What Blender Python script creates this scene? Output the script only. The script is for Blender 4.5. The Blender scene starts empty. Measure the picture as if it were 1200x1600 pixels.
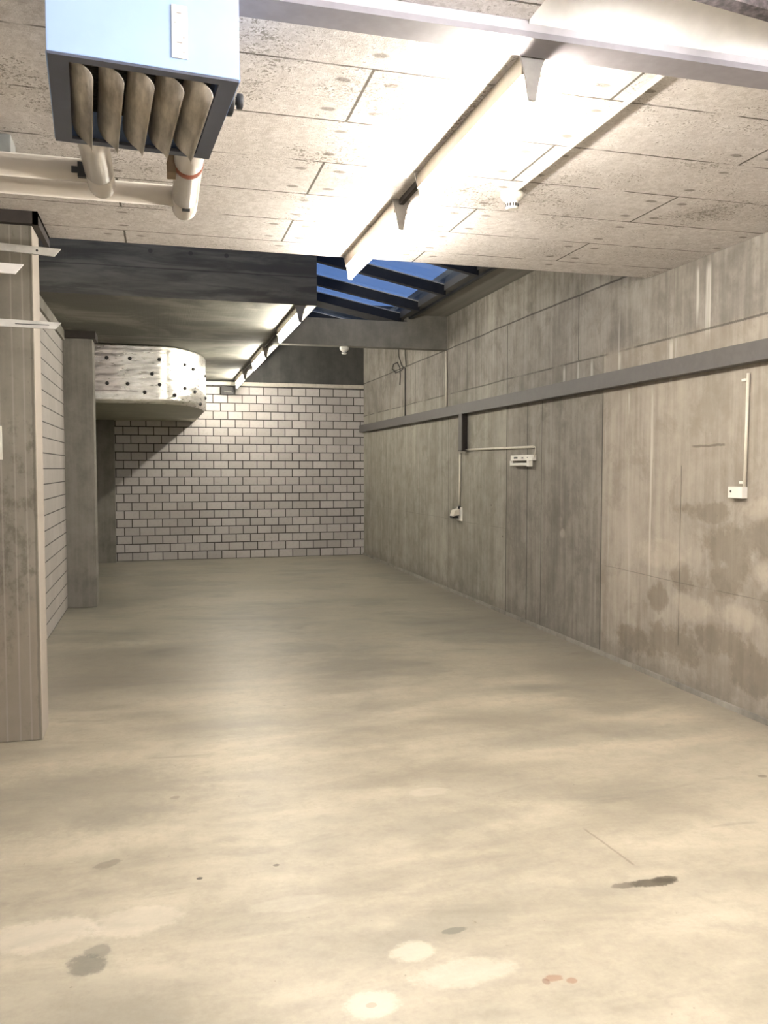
import bpy, bmesh, math, random
from mathutils import Vector, Matrix
random.seed(7)
SC = bpy.context.scene
COL = SC.collection
PI = math.pi
rad = math.radians

# ------------------------------------------------------------------ node DSL
class S:
    """a node socket with arithmetic"""
    def __init__(s, g, k): s.g = g; s.k = k
    def __add__(a, b): return a.g.m('ADD', a, b)
    def __radd__(a, b): return a.g.m('ADD', b, a)
    def __sub__(a, b): return a.g.m('SUBTRACT', a, b)
    def __rsub__(a, b): return a.g.m('SUBTRACT', b, a)
    def __mul__(a, b): return a.g.m('MULTIPLY', a, b)
    def __rmul__(a, b): return a.g.m('MULTIPLY', b, a)
    def __truediv__(a, b): return a.g.m('DIVIDE', a, b)

class G:
    def __init__(g, name):
        g.mat = bpy.data.materials.new(name); g.mat.use_nodes = True
        g.nt = g.mat.node_tree; g.nt.nodes.clear()
        g.out = g.nt.nodes.new('ShaderNodeOutputMaterial')
        tc = g.nt.nodes.new('ShaderNodeTexCoord')
        g.obj = S(g, tc.outputs['Object'])
        sp = g.nt.nodes.new('ShaderNodeSeparateXYZ'); g.nt.links.new(tc.outputs['Object'], sp.inputs[0])
        g.x, g.y, g.z = (S(g, sp.outputs[i]) for i in range(3))
    def put(g, sock, v):
        if isinstance(v, S): g.nt.links.new(v.k, sock)
        elif v is not None:
            if hasattr(sock.default_value, '__len__') and not hasattr(v, '__len__'): v = (v, v, v)
            if hasattr(v, '__len__') and len(v) == 3 and len(sock.default_value) == 4: v = (*v, 1)
            sock.default_value = v
    def m(g, op, a, b=None, c=None, clamp=False):
        n = g.nt.nodes.new('ShaderNodeMath'); n.operation = op; n.use_clamp = clamp
        for i, v in enumerate((a, b, c)):
            if v is not None: g.put(n.inputs[i], v)
        return S(g, n.outputs[0])
    def mx(g, a, b): return g.m('MAXIMUM', a, b)
    def mn(g, a, b): return g.m('MINIMUM', a, b)
    def ab(g, a): return g.m('ABSOLUTE', a)
    def floor(g, a): return g.m('FLOOR', a)
    def frac(g, a): return g.m('FRACT', a)
    def step(g, x, lo, hi, a=0.0, b=1.0):
        n = g.nt.nodes.new('ShaderNodeMapRange'); n.interpolation_type = 'SMOOTHSTEP'
        for i, v in enumerate((x, lo, hi, a, b)): g.put(n.inputs[i], v)
        return S(g, n.outputs[0])
    def vec(g, x=0.0, y=0.0, z=0.0):
        n = g.nt.nodes.new('ShaderNodeCombineXYZ')
        for i, v in enumerate((x, y, z)): g.put(n.inputs[i], v)
        return S(g, n.outputs[0])
    def noise(g, v, scale=1.0, detail=3.0, rough=0.55, dist=0.0):
        n = g.nt.nodes.new('ShaderNodeTexNoise')
        g.put(n.inputs['Vector'], v); n.inputs['Scale'].default_value = scale
        n.inputs['Detail'].default_value = detail; n.inputs['Roughness'].default_value = rough
        n.inputs['Distortion'].default_value = dist
        return S(g, n.outputs[0])
    def voro(g, v, scale, feature='F1'):
        n = g.nt.nodes.new('ShaderNodeTexVoronoi'); n.feature = feature
        g.put(n.inputs['Vector'], v); n.inputs['Scale'].default_value = scale
        return S(g, n.outputs['Distance'])
    def white(g, v):
        n = g.nt.nodes.new('ShaderNodeTexWhiteNoise'); n.noise_dimensions = '3D'
        g.put(n.inputs['Vector'], v); return S(g, n.outputs['Value'])
    def mix(g, f, a, b):
        n = g.nt.nodes.new('ShaderNodeMix'); n.data_type = 'RGBA'
        g.put(n.inputs[0], f); g.put(n.inputs[6], a); g.put(n.inputs[7], b)
        return S(g, n.outputs[2])
    def brick(g, v, w, h, mortar, c1, c2, cm, smooth=0.1):
        n = g.nt.nodes.new('ShaderNodeTexBrick'); g.put(n.inputs['Vector'], v)
        n.inputs['Scale'].default_value = 1; n.inputs['Brick Width'].default_value = w
        n.inputs['Row Height'].default_value = h; n.inputs['Mortar Size'].default_value = mortar
        n.inputs['Mortar Smooth'].default_value = smooth
        for k, c in (('Color1', c1), ('Color2', c2), ('Mortar', cm)): n.inputs[k].default_value = (*c, 1)
        return S(g, n.outputs['Color']), S(g, n.outputs['Fac'])
    def bump(g, h, strength=0.3, dist=0.01):
        n = g.nt.nodes.new('ShaderNodeBump'); g.put(n.inputs['Height'], h)
        n.inputs['Strength'].default_value = strength; n.inputs['Distance'].default_value = dist
        return S(g, n.outputs[0])
    def bsdf(g, col, rough=0.7, metal=0.0, nrm=None, spec=0.5):
        n = g.nt.nodes.new('ShaderNodeBsdfPrincipled')
        g.put(n.inputs['Base Color'], col); g.put(n.inputs['Roughness'], rough)
        g.put(n.inputs['Metallic'], metal); n.inputs['Specular IOR Level'].default_value = spec
        if nrm is not None: g.nt.links.new(nrm.k, n.inputs['Normal'])
        g.nt.links.new(n.outputs[0], g.out.inputs[0]); g.b = n
        return g.mat
    def blob(g, u, v, cu, cv, ru, rv, rot=0.0, wob=None, soft=0.25):
        """soft ellipse mask"""
        du, dv = u - cu, v - cv
        c, s = math.cos(rot), math.sin(rot)
        a = (du * c + dv * s) / ru; b = (dv * c - du * s) / rv
        d = a * a + b * b
        if wob is not None: d = d + wob
        return g.step(d, 1.0 + soft, 1.0 - soft)

def simple(name, col, rough=0.6, metal=0.0, var=0.12, scale=18.0, bump=0.0, spec=0.5):
    g = G(name)
    n = g.noise(g.obj, scale, 4)
    f = g.step(n, 0.3, 0.75)
    c = g.mix(f, tuple(max(0, x * (1 - var)) for x in col), tuple(min(1, x * (1 + var)) for x in col))
    return g.bsdf(c, rough + (n - 0.5) * 0.15, metal, g.bump(n, bump, 0.005) if bump else None, spec)

# ------------------------------------------------------------------ structure materials
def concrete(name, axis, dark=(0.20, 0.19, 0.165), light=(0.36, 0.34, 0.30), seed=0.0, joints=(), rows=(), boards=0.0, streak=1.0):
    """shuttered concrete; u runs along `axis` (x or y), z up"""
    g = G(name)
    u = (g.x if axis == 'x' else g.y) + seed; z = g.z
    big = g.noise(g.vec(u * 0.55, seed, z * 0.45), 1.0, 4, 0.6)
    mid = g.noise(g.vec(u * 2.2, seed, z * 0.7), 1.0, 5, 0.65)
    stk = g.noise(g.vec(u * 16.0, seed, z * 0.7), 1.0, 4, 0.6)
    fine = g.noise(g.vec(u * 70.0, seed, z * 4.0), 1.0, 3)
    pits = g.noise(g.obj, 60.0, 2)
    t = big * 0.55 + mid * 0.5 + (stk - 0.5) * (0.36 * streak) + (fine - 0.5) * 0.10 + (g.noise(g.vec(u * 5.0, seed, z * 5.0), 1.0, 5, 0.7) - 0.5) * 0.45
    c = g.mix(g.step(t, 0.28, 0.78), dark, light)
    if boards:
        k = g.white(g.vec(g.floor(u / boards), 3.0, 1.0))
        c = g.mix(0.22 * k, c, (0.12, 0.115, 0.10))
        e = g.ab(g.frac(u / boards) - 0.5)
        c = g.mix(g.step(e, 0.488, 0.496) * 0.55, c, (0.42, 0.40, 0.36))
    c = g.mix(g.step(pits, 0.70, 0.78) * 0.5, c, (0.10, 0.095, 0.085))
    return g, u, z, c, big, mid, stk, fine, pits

def mat_concrete(name, axis, rough=0.85, bump=0.35, **k):
    g, u, z, c, big, mid, stk, fine, pits = concrete(name, axis, **k)
    return g.bsdf(c, rough, 0, g.bump(fine, bump, 0.004), 0.3)

def mat_right_wall():
    g, u, z, c, big, mid, stk, fine, pits = concrete('right_wall_concrete', 'y', dark=(0.175, 0.16, 0.138), light=(0.40, 0.372, 0.328), streak=1.35)
    wob = (g.noise(g.obj, 4.0, 5, 0.7) - 0.5) * 1.5 + (g.noise(g.obj, 17.0, 3, 0.7) - 0.5) * 0.5
    blot = g.noise(g.vec(u * 3.0, 1.0, z * 2.2), 1.0, 6, 0.72, 0.5)
    c = g.mix(g.step(blot, 0.48, 0.66) * 0.5, c, (0.135, 0.122, 0.10))
    low = g.step(z, 2.56, 2.50)
    # panels of one pour each differ in tone
    nearp = g.step(u, 6.33, 6.28) * low
    midp = g.step(u, 6.28, 6.32) * g.step(u, 8.32, 8.29) * low
    farp = g.step(u, 8.29, 8.32) * low
    c = g.mix(nearp * 0.28, c, (0.47, 0.40, 0.32))
    c = g.mix(midp * 0.28, c, (0.16, 0.148, 0.128))
    c = g.mix(farp * 0.22, c, (0.34, 0.335, 0.27))
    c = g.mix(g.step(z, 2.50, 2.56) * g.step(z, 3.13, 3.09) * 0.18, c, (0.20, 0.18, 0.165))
    # runs of lime below the pour joints
    e1 = g.noise(g.vec(u * 11.0, 4.0, z * 0.35), 1.0, 5, 0.7)
    e2 = g.noise(g.vec(u * 1.1, 9.0, z * 0.3), 1.0, 2)
    lime = g.step(e1, 0.56, 0.70) * g.step(e2, 0.45, 0.62)
    c = g.mix(lime * 0.55, c, (0.60, 0.575, 0.53))
    for cu, cz0, cz1, w in ((5.58, 0.75, 2.22, 0.018), (5.9, 2.05, 2.18, 0.022), (4.93, 2.5, 2.95, 0.035), (5.06, 2.62, 2.95, 0.03), (5.35, 2.25, 2.5, 0.03), (5.28, 2.28, 2.52, 0.02), (6.05, 2.36, 2.5, 0.03), (6.5, 2.3, 2.5, 0.03), (6.75, 2.3, 2.52, 0.03), (7.0, 2.32, 2.5, 0.04)):
        b = g.step(g.ab(u - cu + (stk - 0.5) * 0.06), w, w * 0.4) * g.step(z, cz0 - 0.1, cz0 + 0.1) * g.step(z, cz1 + 0.04, cz1 - 0.04)
        c = g.mix(b * g.step(e1 + (stk - 0.5) * 0.4, 0.38, 0.58) * 0.62, c, (0.62, 0.59, 0.54))
    # damp marks low down
    damp = 0.0
    for cu, cz, ru, rz in ((4.66, 1.02, 0.26, 0.17), (4.72, 0.86, 0.17, 0.16), (5.12, 0.80, 0.16, 0.09), (4.35, 1.12, 0.2, 0.14), (4.2, 0.72, 0.2, 0.12), (5.25, 0.30, 0.30, 0.14), (4.75, 0.42, 0.22, 0.12), (5.7, 0.22, 0.3, 0.1), (4.4, 0.3, 0.25, 0.15), (4.95, 1.28, 0.25, 0.07), (5.45, 0.62, 0.12, 0.10)):
        damp = g.mx(damp, g.blob(u, z, cu, cz, ru, rz, 0, wob * 3.2, 0.55))
    c = g.mix(damp * 0.50, c, (0.15, 0.125, 0.09))
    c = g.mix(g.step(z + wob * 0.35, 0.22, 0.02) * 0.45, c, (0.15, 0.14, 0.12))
    pale = 0.0
    for cu, cz, ru, rz in ((4.42, 1.33, 0.10, 0.07), (4.33, 0.93, 0.10, 0.09), (5.0, 0.6, 0.25, 0.08), (5.45, 0.95, 0.3, 0.1), (4.55, 0.62, 0.2, 0.07), (7.0, 0.98, 0.05, 0.04)):
        pale = g.mx(pale, g.blob(u, z, cu, cz, ru, rz, 0, wob * 3.2, 0.8))
    c = g.mix(pale * 0.32, c, (0.58, 0.52, 0.43))
    # formwork joints
    j = 0.0
    w2 = (fine - 0.5) * 0.012 + (g.noise(g.vec(seed_u(g, u), 0.0, z * 1.5), 1.0, 2) - 0.5) * 0.03
    for cu, z0, z1, w in ((6.305, 0, 2.2, .011), (7.455, 0, 2.25, .007), (7.782, 0, 2.25, .012), (8.304, 0, 3.1, .013), (10.17, 0, 2.25, .006), (6.74, 2.53, 3.11, .01), (9.5, 2.53, 3.1, .008), (13.2, 0, 2.2, .006), (6.31, 2.3, 2.53, .006), (5.2, 0.3, 1.6, .004), (11.6, 2.4, 3.1, .006)):
        jj = g.step(g.ab(u - cu + w2 * 0.4), w, w * 0.45) * g.step(z, z0 - .01, z0 + .01) * g.step(z, z1 + .01, z1 - .01)
        j = g.mx(j, jj)
    for cz, u0, u1, w, a in ((3.108, 0, 15, .012, 1), (2.53, 0, 15, .011, .85), (0.76, 3, 6.3, .004, .5), (0.93, 8.3, 15, .004, .4)):
        jj = g.step(g.ab(z - cz + w2), w, w * 0.35) * g.step(u, u0 - .01, u0 + .01) * g.step(u, u1 + .01, u1 - .01) * a
        if a < 1: jj = jj * g.step(mid, 0.35, 0.52)
        j = g.mx(j, jj)
    c = g.mix(j * 0.8, c, (0.055, 0.05, 0.045))
    # small holes and a scratched line
    c = g.mix(g.step(g.voro(g.vec(u, 0.0, z), 2.3), 0.035, 0.02) * 0.7, c, (0.06, 0.05, 0.045))
    scr = g.step(g.ab(z - 1.735 + wob * 0.02), 0.012, 0.004) * g.step(u, 4.72, 4.74) * g.step(u, 5.1, 5.05)
    c = g.mix(scr * 0.6, c, (0.09, 0.07, 0.06))
    return g.bsdf(c, 0.85, 0, g.bump(stk, 0.35, 0.006), 0.25)
def seed_u(g, u): return u * 0.9

def mat_column():
    g, u, z, c, big, mid, stk, fine, pits = concrete('column_concrete', 'x', dark=(0.17, 0.157, 0.13), light=(0.27, 0.25, 0.21), seed=1.7, streak=0.6)
    n = g.noise(g.vec(g.x * 11.0, 2.0, g.z * 7.5), 1.0, 4, 0.68)
    n2 = g.noise(g.vec(g.x * 2.0, 5.0, g.z * 0.9), 1.0, 2)
    c = g.mix(g.step(n + (n2 - 0.5) * 0.6 - g.step(g.z, 1.3, 2.4) * 0.12, 0.50, 0.66) * 0.55, c, (0.095, 0.083, 0.06))
    warm = g.step(g.z + (n - 0.5) * 0.8, 1.1, 0.5) * 0.35
    c = g.mix(warm, c, (0.30, 0.245, 0.185))
    for cx in (-0.865, -0.795, -0.735):
        b = g.step(g.ab(g.x - cx + (fine - 0.5) * 0.006), 0.006, 0.002)
        c = g.mix(b * 0.28, c, (0.42, 0.40, 0.36))
    # lit return face: its light is painted in as a paler colour
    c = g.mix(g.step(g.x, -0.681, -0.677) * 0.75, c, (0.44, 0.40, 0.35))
    e = g.step(g.ab(g.x + 0.69 + (n - 0.5) * 0.02), 0.010, 0.003)
    c = g.mix(e * 0.5, c, (0.09, 0.08, 0.06))
    return g.bsdf(c, 0.85, 0, g.bump(n, 0.25, 0.006), 0.3)

def mat_floor():
    g = G('floor_concrete'); x, y = g.x, g.y
    wob = (g.noise(g.obj, 6.0, 5, 0.7) - 0.5) * 1.5 + (g.noise(g.obj, 24.0, 3, 0.7) - 0.5) * 0.7
    big = g.noise(g.vec(x * 0.45, y * 0.8, 0.0), 1.0, 5, 0.6, 0.4)
    smear = g.noise(g.vec(x * 1.1 + y * 0.25, y * 3.4, 2.0), 1.0, 6, 0.62, 0.6)
    fine = g.noise(g.obj, 45.0, 4, 0.7)
    t = big * 0.6 + smear * 0.5 + (fine - 0.5) * 0.12
    c = g.mix(g.step(t, 0.33, 0.74), (0.25, 0.225, 0.176), (0.485, 0.440, 0.340))
    dark = g.step(g.noise(g.vec(x * 1.6 + y * 0.3, y * 4.4, 7.0), 1.0, 5, 0.6, 0.8), 0.60, 0.74)
    c = g.mix(dark * 0.42, c, (0.17, 0.155, 0.125))
    # worn greyer patches; whole floor turns darker and greener toward the far end
    pt = g.noise(g.vec(x * 0.9 + y * 0.2, y * 1.5, 11.0), 1.0, 6, 0.65, 0.5)
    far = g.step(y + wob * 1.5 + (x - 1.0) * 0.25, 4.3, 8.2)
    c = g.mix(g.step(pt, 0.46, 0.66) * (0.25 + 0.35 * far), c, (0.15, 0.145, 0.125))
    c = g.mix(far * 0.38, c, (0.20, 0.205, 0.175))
    for cx, cy, rx, ry, a in ((-0.55, 4.15, 0.75, 0.42, .42), (2.35, 4.4, 0.6, 0.18, .35), (1.45, 3.75, 0.5, 0.16, .30), (1.25, 3.45, 0.4, 0.10, .3), (3.2, 5.6, 0.35, 0.7, .35), (-0.2, 6.2, 0.7, 0.5, .3), (2.9, 4.3, 0.4, 0.12, .3), (0.95, 2.66, 0.25, 0.08, .3)):
        c = g.mix(g.blob(x, y, cx, cy, rx, ry, 0.1, wob * 1.2, 0.7) * a, c, (0.17, 0.16, 0.135))
    # damp strip of dust along the right wall
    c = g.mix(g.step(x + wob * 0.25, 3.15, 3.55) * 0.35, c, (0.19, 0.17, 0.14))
    mot = g.noise(g.obj, 9.0, 6, 0.75)
    c = g.mix(g.step(mot, 0.44, 0.66) * 0.28, c, (0.22, 0.195, 0.15))
    c = g.mix(g.step(g.noise(g.obj, 38.0, 2), 0.72, 0.78) * 0.5, c, (0.15, 0.125, 0.09))
    # marks with a shape of their own
    for cx, cy, rx, ry, rot, col, a in (
            (1.80, 2.725, 0.10, 0.030, -0.1, (0.06, 0.05, 0.035), .85), (1.70, 2.735, 0.07, 0.022, 0, (0.09, 0.075, 0.055), .6), (1.86, 2.735, 0.055, 0.024, 0, (0.06, 0.05, 0.035), .8),
            (-0.245, 2.73, 0.055, 0.06, 0.5, (0.10, 0.10, 0.085), .6), (-0.215, 2.80, 0.04, 0.04, 0, (0.12, 0.12, 0.10), .5),
            (0.955, 2.612, 0.045, 0.018, 0.1, (0.12, 0.12, 0.10), .7), (1.16, 2.28, 0.030, 0.016, 0, (0.24, 0.12, 0.07), .6), (1.21, 2.255, 0.018, 0.014, 0, (0.24, 0.12, 0.07), .6), (1.13, 2.27, 0.012, 0.016, 0, (0.16, 0.09, 0.06), .6),
            (-0.22, 3.42, 0.055, 0.030, 0.5, (0.13, 0.12, 0.09), .5), (0.05, 4.05, 0.03, 0.02, 0.4, (0.16, 0.14, 0.10), .5),
            (2.97, 3.55, 0.028, 0.020, 0, (0.12, 0.10, 0.07), .7), (0.13, 3.21, 0.012, 0.010, 0, (0.03, 0.025, 0.02), .9), (0.43, 3.24, 0.015, 0.012, 0, (0.08, 0.06, 0.045), .8)):
        c = g.mix(g.blob(x, y, cx, cy, rx, ry, rot, wob * 1.6, 0.35) * a, c, col)
    for cx, cy, rx, ry, a in ((0.78, 2.53, 0.075, 0.055, .40), (0.585, 2.30, 0.085, 0.06, .45), (-0.40, 2.95, 0.17, 0.10, .34), (-0.10, 2.96, 0.16, 0.09, .30), (-0.03, 2.20, 0.14, 0.09, .3), (0.9, 2.38, 0.16, 0.07, .3), (0.45, 2.93, 0.16, 0.05, .16), (1.25, 3.8, 0.10, 0.05, .2)):
        c = g.mix(g.blob(x, y, cx, cy, rx, ry, 0, wob * 1.3, 0.45) * a, c, (0.66, 0.61, 0.50))
    c = g.mix(g.blob(x, y, 0.582, 2.30, 0.016, 0.012, 0, wob, 0.3) * .5, c, (0.25, 0.2, 0.14))
    # scratched line near the dark spot
    ln = g.step(g.ab((x - 1.80) * 0.996 + (y - 2.98) * 0.087 + wob * 0.01), 0.008, 0.003) * g.step(y, 2.86, 2.88) * g.step(y, 3.24, 3.2)
    c = g.mix(ln * 0.5, c, (0.15, 0.12, 0.08))
    ck = g.step(g.voro(g.obj, 1.7), 0.022, 0.010)
    c = g.mix(ck * 0.8, c, (0.06, 0.05, 0.04))
    r = 0.40 + (smear - 0.5) * 0.35
    return g.bsdf(c, r, 0, g.bump(fine, 0.06, 0.004), 0.42)

def mat_ceiling():
    g = G('ceiling_fibre_boards'); x, y = g.x, g.y
    wob = g.noise(g.obj, 14.0, 4, 0.7) - 0.5
    H = 0.4725; L = 1.91
    r = (y - 2.99 + wob * 0.012) / H; row = g.floor(r); fr = g.frac(r)
    par = g.frac(row * 0.5)                     # 0 or .5 on alternate rows
    q = (x - 0.77 + wob * 0.006) / L + 0.5 * par * 2.0 * 1.0
    # rows with an end joint at X = 0.77 are the even ones
    fq = g.frac(q); eq = g.mn(fq, 1.0 - fq) * L
    er = g.mn(fr, 1.0 - fr) * H
    brd = g.white(g.vec(g.floor(q), row, 2.0))
    rough = g.noise(g.obj, 26.0, 6, 0.75)
    grit = g.noise(g.obj, 80.0, 4, 0.85)
    c = g.mix(g.step(rough, 0.30, 0.72), (0.54, 0.505, 0.485), (0.82, 0.79, 0.775))
    c = g.mix(brd * 0.22, c, (0.46, 0.425, 0.395))
    cl = g.noise(g.obj, 1.6, 4, 0.6)
    pit = g.step(grit + (rough - 0.5) * 0.7 + (cl - 0.5) * 0.6, 0.56, 0.68)
    c = g.mix(pit * 0.8, c, (0.17, 0.15, 0.12))
    # darkened patch of grit beside one board end
    gp = g.blob(x, y, 1.05, 3.18, 0.42, 0.22, 0, wob * 1.5, 0.5) * g.step(grit, 0.46, 0.58)
    c = g.mix(gp * 0.6, c, (0.12, 0.10, 0.075))
    j = g.mx(g.step(er, 0.0075, 0.003) * g.step(g.noise(g.obj, 3.0, 3), 0.36, 0.5), g.step(eq, 0.008, 0.004))
    c = g.mix(j * 0.85, c, (0.06, 0.05, 0.035))
    # sunk fixings: two by each board end, one at mid length, near both long edges
    d2 = g.ab(eq - 0.095)
    mid = g.ab(fq - 0.5) * L
    du = g.mn(d2, mid) / 0.030; dv = g.ab(er - 0.105) / 0.017
    sp = g.step(du * du + dv * dv + wob * 2.2, 1.5, 0.4)
    c = g.mix(sp * 0.62, c, (0.12, 0.10, 0.08))
    return g.bsdf(c, 0.95, 0, g.bump(grit, 0.5, 0.008), 0.15)

def mat_back_brick():
    g = G('back_wall_blocks')
    c, f = g.brick(g.vec(g.x - 3.417, g.z, 0.0), 0.25, 0.143, 0.0080, (0.61, 0.58, 0.57), (0.475, 0.45, 0.44), (0.035, 0.032, 0.03))
    n = g.noise(g.obj, 22.0, 4); b = g.noise(g.obj, 0.8, 3)
    c = g.mix(g.step(n, 0.45, 0.8) * 0.25, c, (0.28, 0.255, 0.235))
    c = g.mix(g.step(b, 0.4, 0.7) * 0.2, c, (0.33, 0.30, 0.27))
    return g.bsdf(c, 0.85, 0, g.bump(n * 0.15 - f, 0.6, 0.008), 0.3)

def mat_left_brick():
    g = G('left_wall_blocks')
    c, f = g.brick(g.vec(g.y - 5.39, g.z, 0.0), 0.25, 0.1435, 0.0045, (0.50, 0.47, 0.445), (0.44, 0.415, 0.39), (0.41, 0.39, 0.37))
    e = g.ab(g.frac(g.z / 0.1435) - 0.5)
    c = g.mix(g.step(e, 0.455, 0.475) * 0.9, c, (0.055, 0.05, 0.045))
    n = g.noise(g.obj, 20.0, 4)
    c = g.mix(g.step(n, 0.45, 0.8) * 0.22, c, (0.30, 0.27, 0.25))
    return g.bsdf(c, 0.85, 0, g.bump(n * 0.15 - g.step(e, 0.455, 0.475), 0.5, 0.008), 0.3)

def mat_block_face():
    g, u, z, c, big, mid, stk, fine, pits = concrete('lowered_slab_concrete', 'x', dark=(0.15, 0.145, 0.125), light=(0.26, 0.25, 0.215), streak=0.0)
    lay = g.noise(g.vec(g.x * 1.3, g.y * 1.3, g.z * 9.0), 1.0, 5, 0.6, 0.5)
    c = g.mix(g.step(lay, 0.40, 0.62), (0.135, 0.132, 0.115), (0.25, 0.245, 0.21))
    for bx in (-0.05, 0.30, 0.62):
        c = g.mix(g.blob(g.x, g.z, bx, 3.52, .02, .02) * 0.6, c, (0.06, 0.06, 0.055))
    n = g.noise(g.vec(g.x * 0.9, g.y * 6.0, g.z * 5.0), 1.0, 5, 0.65)
    c = g.mix(g.step(n, 0.42, 0.68) * 0.45, c, (0.12, 0.115, 0.098))
    ln = g.step(g.ab(g.z - 3.37 + (mid - 0.5) * 0.03), 0.008, 0.002)
    c = g.mix(ln * 0.6, c, (0.07, 0.065, 0.06))
    seam = g.step(g.ab(g.y - 10.2), 0.02, 0.008) * g.step(g.z, 3.13, 3.12)
    c = g.mix(seam * 0.5, c, (0.42, 0.40, 0.36))
    return g.bsdf(c, 0.85, 0, g.bump(fine, 0.3, 0.004), 0.3)

def mat_foil():
    g = G('crinkled_foil')
    w = g.noise(g.vec(g.x * 9.0, g.y * 9.0, g.z * 42.0), 1.0, 5, 0.7, 0.4)
    b = g.noise(g.vec(g.x * 3.0, g.y * 3.0, g.z * 5.0), 1.0, 3)
    c = g.mix(g.step(w, 0.35, 0.7), (0.76, 0.75, 0.69), (0.95, 0.94, 0.91))
    c = g.mix(g.step(g.x + (b - 0.5) * 0.5, -0.38, -0.6) * g.step(g.z, 2.48, 2.55) * 0.45, c, (0.55, 0.46, 0.44))  # pinkish, dimmer light on the left end, put into the foil colour
    sm = g.step(g.ab(g.z - 2.535 + (w - 0.5) * 0.02), 0.010, 0.003) * g.step(g.x, -0.22, -0.28)
    c = g.mix(sm * 0.7, c, (0.16, 0.12, 0.11))
    return g.bsdf(c, 0.31 + (w - 0.5) * 0.3, 1.0, g.bump(w * 0.6 + b * 1.6, 0.36, 0.018))

def mat_emit(name, col, strength):
    g = G(name); e = g.nt.nodes.new('ShaderNodeEmission')
    e.inputs[0].default_value = (*col, 1); e.inputs[1].default_value = strength
    g.nt.links.new(e.outputs[0], g.out.inputs[0]); return g.mat

def mat_glass():
    g = G('dusty_skylight_glass')
    t = g.nt.nodes.new('ShaderNodeBsdfTransparent'); t.inputs[0].default_value = (0.86, 0.91, 0.97, 1)
    gl = g.nt.nodes.new('ShaderNodeBsdfGlossy'); gl.inputs[0].default_value = (0.8, 0.85, 0.95, 1); gl.inputs[1].default_value = 0.06
    df = g.nt.nodes.new('ShaderNodeBsdfDiffuse'); df.inputs[0].default_value = (0.45, 0.48, 0.52, 1)
    fr = g.nt.nodes.new('ShaderNodeLayerWeight'); fr.inputs[0].default_value = 0.5
    m1 = g.nt.nodes.new('ShaderNodeMixShader'); m2 = g.nt.nodes.new('ShaderNodeMixShader')
    L = g.nt.links.new
    fc = g.m('POWER', S(g, fr.outputs['Facing']), 4.0) * 0.45 + 0.04
    L(fc.k, m1.inputs[0]); L(t.outputs[0], m1.inputs[1]); L(gl.outputs[0], m1.inputs[2])
    d = g.step(g.noise(g.obj, 3.0, 4), 0.35, 0.75) * 0.05
    L(d.k, m2.inputs[0]); L(m1.outputs[0], m2.inputs[1]); L(df.outputs[0], m2.inputs[2])
    L(m2.outputs[0], g.out.inputs[0]); return g.mat

def mat_louvre():
    g = G('stained_metal_louvre')
    n = g.noise(g.vec(g.x * 14.0, g.y * 3.0, g.z * 14.0), 1.0, 5, 0.65)
    c = g.mix(g.step(n, 0.35, 0.7), (0.33, 0.29, 0.235), (0.80, 0.73, 0.63))
    return g.bsdf(c, 0.42, 0.2)

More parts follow.
